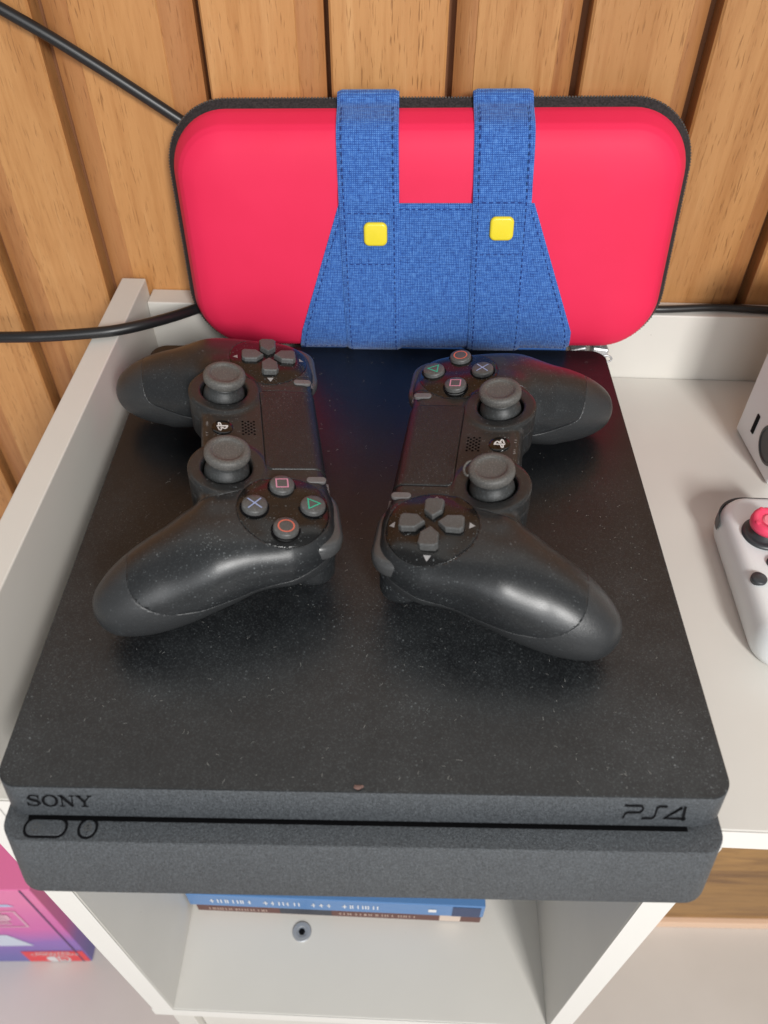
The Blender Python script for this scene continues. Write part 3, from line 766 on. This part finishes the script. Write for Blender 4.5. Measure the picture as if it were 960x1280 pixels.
obj('stitching', stitches(seg(eL, lb+.008, lt-.002, .0028)+seg(eR, lb+.008, lt-.002, -.0028)+[((-.043, lt-.0028), (.053, lt-.0028)), ((-.071, la(.010)), (.082, la(.010)))], .0018), M_stitch, case, kind='stuff')
def strap(u0, u1, wt, slant):
    lr, l0, l1 = la(wt), lb+.004, FL[-1]-.004; lz = FL[len(prof)-1]
    def off(l):
        base = .0019 if l < lt+.003 else .0019-.0013*min(1, (l-lt-.003)/.006)
        return base+.0022*math.exp(-((l-lz)/.006)**2)
    rr = .006
    def sh(l): d_ = max(0, l0+rr-l)/rr; return rr*(1-math.sqrt(max(0, 1-d_*d_))) 
    L = lambda l: u0+slant*(l-lr)+sh(l)*.9; Rr = lambda l: u1+slant*(l-lr)-sh(l)*.9
    cloth('strap', l0, l1, L, Rr, off, .0013, 130, 14)
    obj('stitching', stitches([((u0+.0028+slant*(a-lr), a), (u0+.0028+slant*(b-lr), b)) for a, b in ((l0+.006, lt+.012), (lt+.012, lz-.01))]+[((u1-.0028+slant*(a-lr), a), (u1-.0028+slant*(b-lr), b)) for a, b in ((l0+.006, lt+.012), (lt+.012, lz-.01))]+[((u0+.004+slant*(q-lr), q), (u1-.004+slant*(q-lr), q)) for q in (lr+.003, lr+.030)], .0034), M_stitch, case, kind='stuff')
strap(-.0448, -.0135, .0580, -.010); strap(.0245, .0545, .0635, -.020)
for u, w_ in ((-.0263, .0775), (.0395, .0805)):
    l = la(w_); ww, dd = at(l, .0032); V, F = plate(rrect(.0062, .0062, .0030, 6), -.0006, .0020, .0014, 5)
    obj('snap_tab', mesh('snap_tab', V, F, True), M_yel, case, loc=(u, ww, dd))
# zip pulls at the bottom corner
for k, (u, a) in enumerate(((.094, 12), (.107, -8))):
    bm = box(-.005, .005, -.0035, .0025, -.004, .004, .001); o = bm_obj('zip_slider', bm, M_steel, case, loc=(u, -.0025, .0005), rot=(0, 0, R(a)))
    V, F = tube([Vector(((.0045+.0035*math.cos(t)), -.0035+.0022*math.sin(t), .004)) for t in np.linspace(0, 6.28, 17)], .0006, 6); obj('pull_ring', mesh('pull_ring', V, F, True), M_steel, o)

# ------------------------------------------------------------------ cables
FR = Matrix.Translation(O_) @ Matrix.Rotation(TH, 4, 'Z')
def cable(pts, r, label):
    P = spline([FR @ Vector(p) for p in pts], 10); V, F = tube(P, r, 14)
    obj('power_cable', mesh('power_cable', V, F, True), M_cable, None, label=label, category='cable', group='black cables behind the console')
cable([(-.36, -.006, .298), (-.27, -.0065, .2495), (-.1855, -.007, .2032), (-.1481, -.007, .1806), (-.1062, -.0068, .1522), (-.085, -.0065, .137), (-.06, -.0060, .11), (-.05, -.0060, .075)], .0030, 'thick black cable rising diagonally across the wooden planks to upper left')
zs = .0582+.0031
cable([(-.42, -.075, .050), (-.30, -.079, .0585), (-.2077, -.0786, .0613), (-.1814, -.0766, .0615), (-.1557, -.0722, .0616), (-.1432, -.0680, .0612), (-.131, -.060, .0600), (-.1185, -.045, .0560), (-.104, -.026, .0515), (-.085, -.012, .0500), (-.06, -.009, .0500), (-.02, -.008, .0500)], .0031, 'thick black cable bending over the raised left side panel')
cable([(.12, -.010, .0492), (.150, -.012, .0490), (.169, -.013, .0490), (.182, -.012, .0490), (.199, -.0100, .0490), (.213, -.0092, .0490), (.232, -.0105, .0490), (.27, -.012, .0490), (.40, -.011, .0490)], .0023, 'thin black cable running along the top of the back rail')

# ------------------------------------------------------------------ white things on the right of the shelf
wb = thing('white_device', 'white boxy device with dark slot and round vent at right edge', 'electronic device', (.2205, .2020, 0), (0, 0, R(4.2)))
b = box(0, .15, 0, .0497, .0012, .105, .0016, 3); bm_obj('housing', b, M_wplast, wb)
b = box(.004, .146, .004, .0457, 0, .0012, 0); bm_obj('base_pad', b, M_dark, wb)
V, F = plate(rrect(.0016, .0066, .0006, 4), -.0004, .0003, .0002)
obj('port_slot', mesh('port_slot', V, F), M_ink, wb, loc=(-.0002, .0325, .0190), rot=(0, R(-90), 0))
bm = bmesh.new(); me = bpy.data.meshes.new('x')
V, F = lathe([(.0115, -.0004), (.0115, .0006), (.0100, .0009), (.0096, .0004), (.001, .0004)], 36); rv = obj('round_vent', mesh('round_vent', V, F), M_dark, wb, loc=(-.0003, .0120, .0205), rot=(0, R(-90), 0))
for ch in wb.children:
    if ch.name.startswith('port_slot'): ch.rotation_euler = (R(90), 0, R(-90)); 

jc = thing('handheld_pad', 'white handheld control pad with pink stick cap by right edge', 'game controller', (.1955, .1265, 0), (0, 0, R(-1.5)))
def jshape(d=0):
    P = []
    for cx, cy, r, a0 in ((.018-.003, .0495-.003, .003, 0), (-.018+.0165, .0495-.0165, .0165, 90), (-.018+.0165, -.0495+.0165, .0165, 180), (.018-.003, -.0495+.003, .003, 270)):
        for i in range(11):
            a = R(a0+9*i); P.append((cx+(r-d)*math.cos(a), cy+(r-d)*math.sin(a)))
    return P
rings = []
for d, z in ((.004, .0004), (.0015, .0022), (.0003, .0055), (0, .009), (.0002, .0130), (.0010, .0165), (.0024, .0192), (.0042, .0208), (.0062, .0214)):
    rings.append([(x, y, z) for x, y in jshape(d)])
V, F = loft(rings); o = obj('body', mesh('body', V, F, True), M_wplast, jc); o.data.set_sharp_from_angle(angle=R(45))
P = [(-.018+.0165+.0170*math.cos(R(a)), .0495-.0165+.0170*math.sin(R(a))) for a in range(90, 186, 6)]
P = [(.012, .0500), (.006, .0500)]+P; q = [(x*.9985+.0, y*.995-.0012) for x, y in P]
V, F = loft([[(x, y, .0105) for x, y in P+q[::-1]], [(x, y, .0170) for x, y in P+q[::-1]]]); obj('shoulder_button', mesh('shoulder_button', V, F), M_dark, jc)
V, F = lathe([(.0105, .0208), (.0105, .0226), (.0085, .0232), (.0066, .0228), (.0062, .0280)], 32); sk = obj('thumb_stick', mesh('thumb_stick', V, F, True), M_dark, jc, loc=(-.0015, .0195, 0))
V, F = lathe([(.0070, .0275), (.0086, .0280), (.0090, .0300), (.0086, .0322), (.0074, .0330), (.0060, .0326), (.0052, .0320), (.0050, .0318), (.0005, .0318)], 32); cp_ = obj('stick_cap', mesh('stick_cap', V, F, True), M_pink, sk)
V, F = loft([[(x*.0042*.9, y*.0042*.9, .0319) for x, y in arc(0, 0, 1, 1, 0, 350, 20)], [(x*.0030, y*.0030, .0326) for x, y in arc(0, 0, 1, 1, 0, 350, 20)]]); obj('cap_dimple', mesh('cap_dimple', V, F), M_pinkl, cp_)
for k in range(4):
    a = R(20+90*k); V, F = lathe([(.0013, .0325), (.0012, .0330), (.0007, .0332)], 10); obj('grip_nub', mesh('grip_nub', V, F), M_pink, cp_, loc=(.0073*math.cos(a), .0073*math.sin(a), 0))
for dx, dy in ((-1, 0), (1, 0), (0, 1), (0, -1)):
    V, F = lathe([(.0037, .0205), (.0037, .0226), (.0033, .0230), (.0004, .0232)], 24); obj('round_button', mesh('round_button', V, F, True), M_dark, jc, loc=(-.0015+dx*.0102, -.0095+dy*.0102, 0))

# ------------------------------------------------------------------ cubby contents and things on the floor
def book(name, label, x0, x1, y0, d, z0, z1, spine, page, inks):
    b = thing(name, label, 'book', tuple(FR @ Vector(((x0+x1)/2, y0, z0))), (0, 0, TH)); hx = (x1-x0)/2
    bm = box(-hx, hx, 0, d, 0, z1-z0, .0008); bm_obj('cover', bm, spine, b)
    bm = box(-hx-.0004, -hx+.001, .003, d-.002, .002, z1-z0-.002, 0); bm_obj('page_edge', bm, page, b)
    for mat, rects in inks:
        I = Ink(lambda u, v: (u, -.0003, v))
        for r_ in rects: I.rect(*r_)
        obj('spine_print', I.mesh('spine_print'), mat, b, kind='stuff')
    return b
def marks(x0, x1, z, h, step=.0058):
    out = []; x = x0
    while x < x1:
        w_ = random.uniform(.0016, .0036)
        if random.random() > .12: out += [(x, x+.0009, z, z+h), (x+w_, x+w_+.0009, z, z+h)] if random.random() < .6 else [(x, x+w_, z+h*.4, z+h*.6), (x+w_*.4, x+w_*.4+.001, z, z+h)]
        x += step
    return out
M_page = plain('paper_edges', (.55, .5, .43), .8)
book('book', 'dark red spined book lying lowest on the cubby floor', -.131, .0885, -.2458, .13, -.3518, -.3358, plain('dark_red_cover', (.10, .028, .022), .4), M_page,
     [(plain('tan_print', (.42, .30, .25), .5), marks(-.10, -.055, .004, .0055, .0042)+marks(0, .055, .005, .0055, .0042)), (plain('pale_patch', (.62, .50, .42), .5), [(.078, .094, .002, .014)]), (plain('slate_patch', (.03, .035, .05), .5), [(-.045, -.005, .002, .014)])])
book('book', 'blue spined book with white lettering lying on the dark red book', -.1345, .0893, -.2470, .13, -.3355, -.3125, plain('blue_cover', (.09, .21, .44), .35), M_page,
     [(M_white, marks(-.095, -.03, .008, .0075)+marks(-.018, .030, .008, .0075)+[(.070, .076, .008, .014)]), (plain('navy_patch', (.03, .05, .12), .5), [(.088, .109, .001, .021)])])

def carton(name, label, corner, yaw, w_, d_, h_, top):
    t = thing(name, label, 'box', corner, (0, 0, yaw))
    m = Mt(name+'_print'); v = m.coord(); sp = m.n('ShaderNodeSeparateXYZ'); m.l(v, sp.inputs[0])
    wob = m.math('ADD', m.math('MULTIPLY', sp.outputs[2], 1/h_), m.math('MULTIPLY', m.math('SUBTRACT', m.noise(v, 9, 3), .5), .25))
    m.col(m.ramp(wob, [(.05, (.15, .13, .42)), (.30, (.28, .14, .50)), (.50, (.66, .13, .42)), (.85, (.80, .20, .42))])); m.set(Roughness=.35)
    bm = box(-w_, 0, 0, d_, 0, h_, .001); bm_obj('carton', bm, m.m, t)
    return t
ct = carton('product_box', 'pink and purple printed box standing upside down on floor left of shelf', (-.3298, .1359, -.7198), R(1.5), .36, .09, .235, 1)
def pr(mat, polys, y=-.0004, nm='print_panel'):
    I = Ink(lambda u, v: (u, y, v))
    for p in polys: I.poly(p)
    return obj(nm, I.mesh(nm), mat, ct)
pr(plain('red_label', (.80, .03, .045), .35), [[(-.071, .0012), (-.0015, .0012), (-.0015, .040), (-.071, .040)]], nm='logo_label')
I = Ink(lambda u, v: (-.036-u, -.0007, .0115-v))   # the box stands upside down
I.stroke(arc(-.0075, 0, .0055, .0085, 90, 270, 8)+[(-.0015, -.0085), (-.0015, .0085)], .0022, True); I.disc(-.006, .0035, .0022)
I.poly(arc(.0070, 0, .006, .0095, -90, 90, 8)+[(.0015, .0095), (.0015, -.0095)])
obj('logo_print', I.mesh('logo_print'), M_white, ct)
def flip_text(txt, size, x, z): return text_mesh('logo_lettering', txt, size, Matrix.Translation((x, -.0007, z)) @ Matrix.Rotation(R(180), 4, 'Y') @ Matrix.Rotation(R(90), 4, 'X'), 1.05)
obj('logo_lettering', flip_text('NINTENDO', .0098, -.036, .0285), M_white, ct); obj('logo_lettering', flip_text('SWITCH', .0098, -.036, .0355), M_white, ct)
pr(plain('pale_panel', (.62, .68, .80), .3), [[(-.30, .058), (-.048, .062), (-.066, .100), (-.30, .096)]])
pr(plain('orange_patch', (.85, .35, .06), .4), [[(-.30, .030), (-.115, .034), (-.100, .048), (-.30, .052)]])
pr(plain('navy_print', (.03, .06, .22), .4), [[(-.30, .0), (-.13, .003), (-.120, .020), (-.30, .026)]])
pr(plain('pale_blue_print', (.45, .62, .85), .35), [[(-.30, .102), (-.150, .104), (-.140, .112), (-.30, .110)], [(-.30, .186), (-.028, .190), (-.034, .196), (-.30, .192)]])
I = Ink(lambda u, v: (u, -.0006, v)); I.stroke([(-.125, .128), (-.034, .128), (-.034, .176), (-.125, .176)], .0022, True)
for a in range(7): I.rect(-.066+a*.0002, -.048, .136+a*.0055, .1385+a*.0055)
I.rect(-.062, -.044, .150, .166); obj('panel_frame', I.mesh('panel_frame'), plain('pale_pink_print', (.75, .45, .55), .4), ct)
I = Ink(lambda u, v: (u, -.0005, v)); I.rect(-.0105, -.0085, .0, .235); obj('edge_line', I.mesh('edge_line'), plain('dark_violet_print', (.06, .02, .10), .4), ct)
c2 = carton('product_box', 'pink printed box standing behind the upside down purple box', (-.385, .2290, -.7198), R(1.5), .30, .07, .300, 1)

wd = thing('wooden_board', 'brown grained board with pale peach lower edge at lower right', 'board', (.25, .190, -.7198))
bm = box(0, .9, 0, .02, .0165, .40, .001); bm_obj('board', bm, wood('walnut_grain', (.13, .055, .014), (.40, .215, .065), (.50, .29, .10), 'x', .8, .4, False), wd)
bm = box(0, .9, -.006, .02, 0, .0162, .001); bm_obj('edge_strip', bm, plain('peach_edge', (.80, .56, .40), .5), wd)
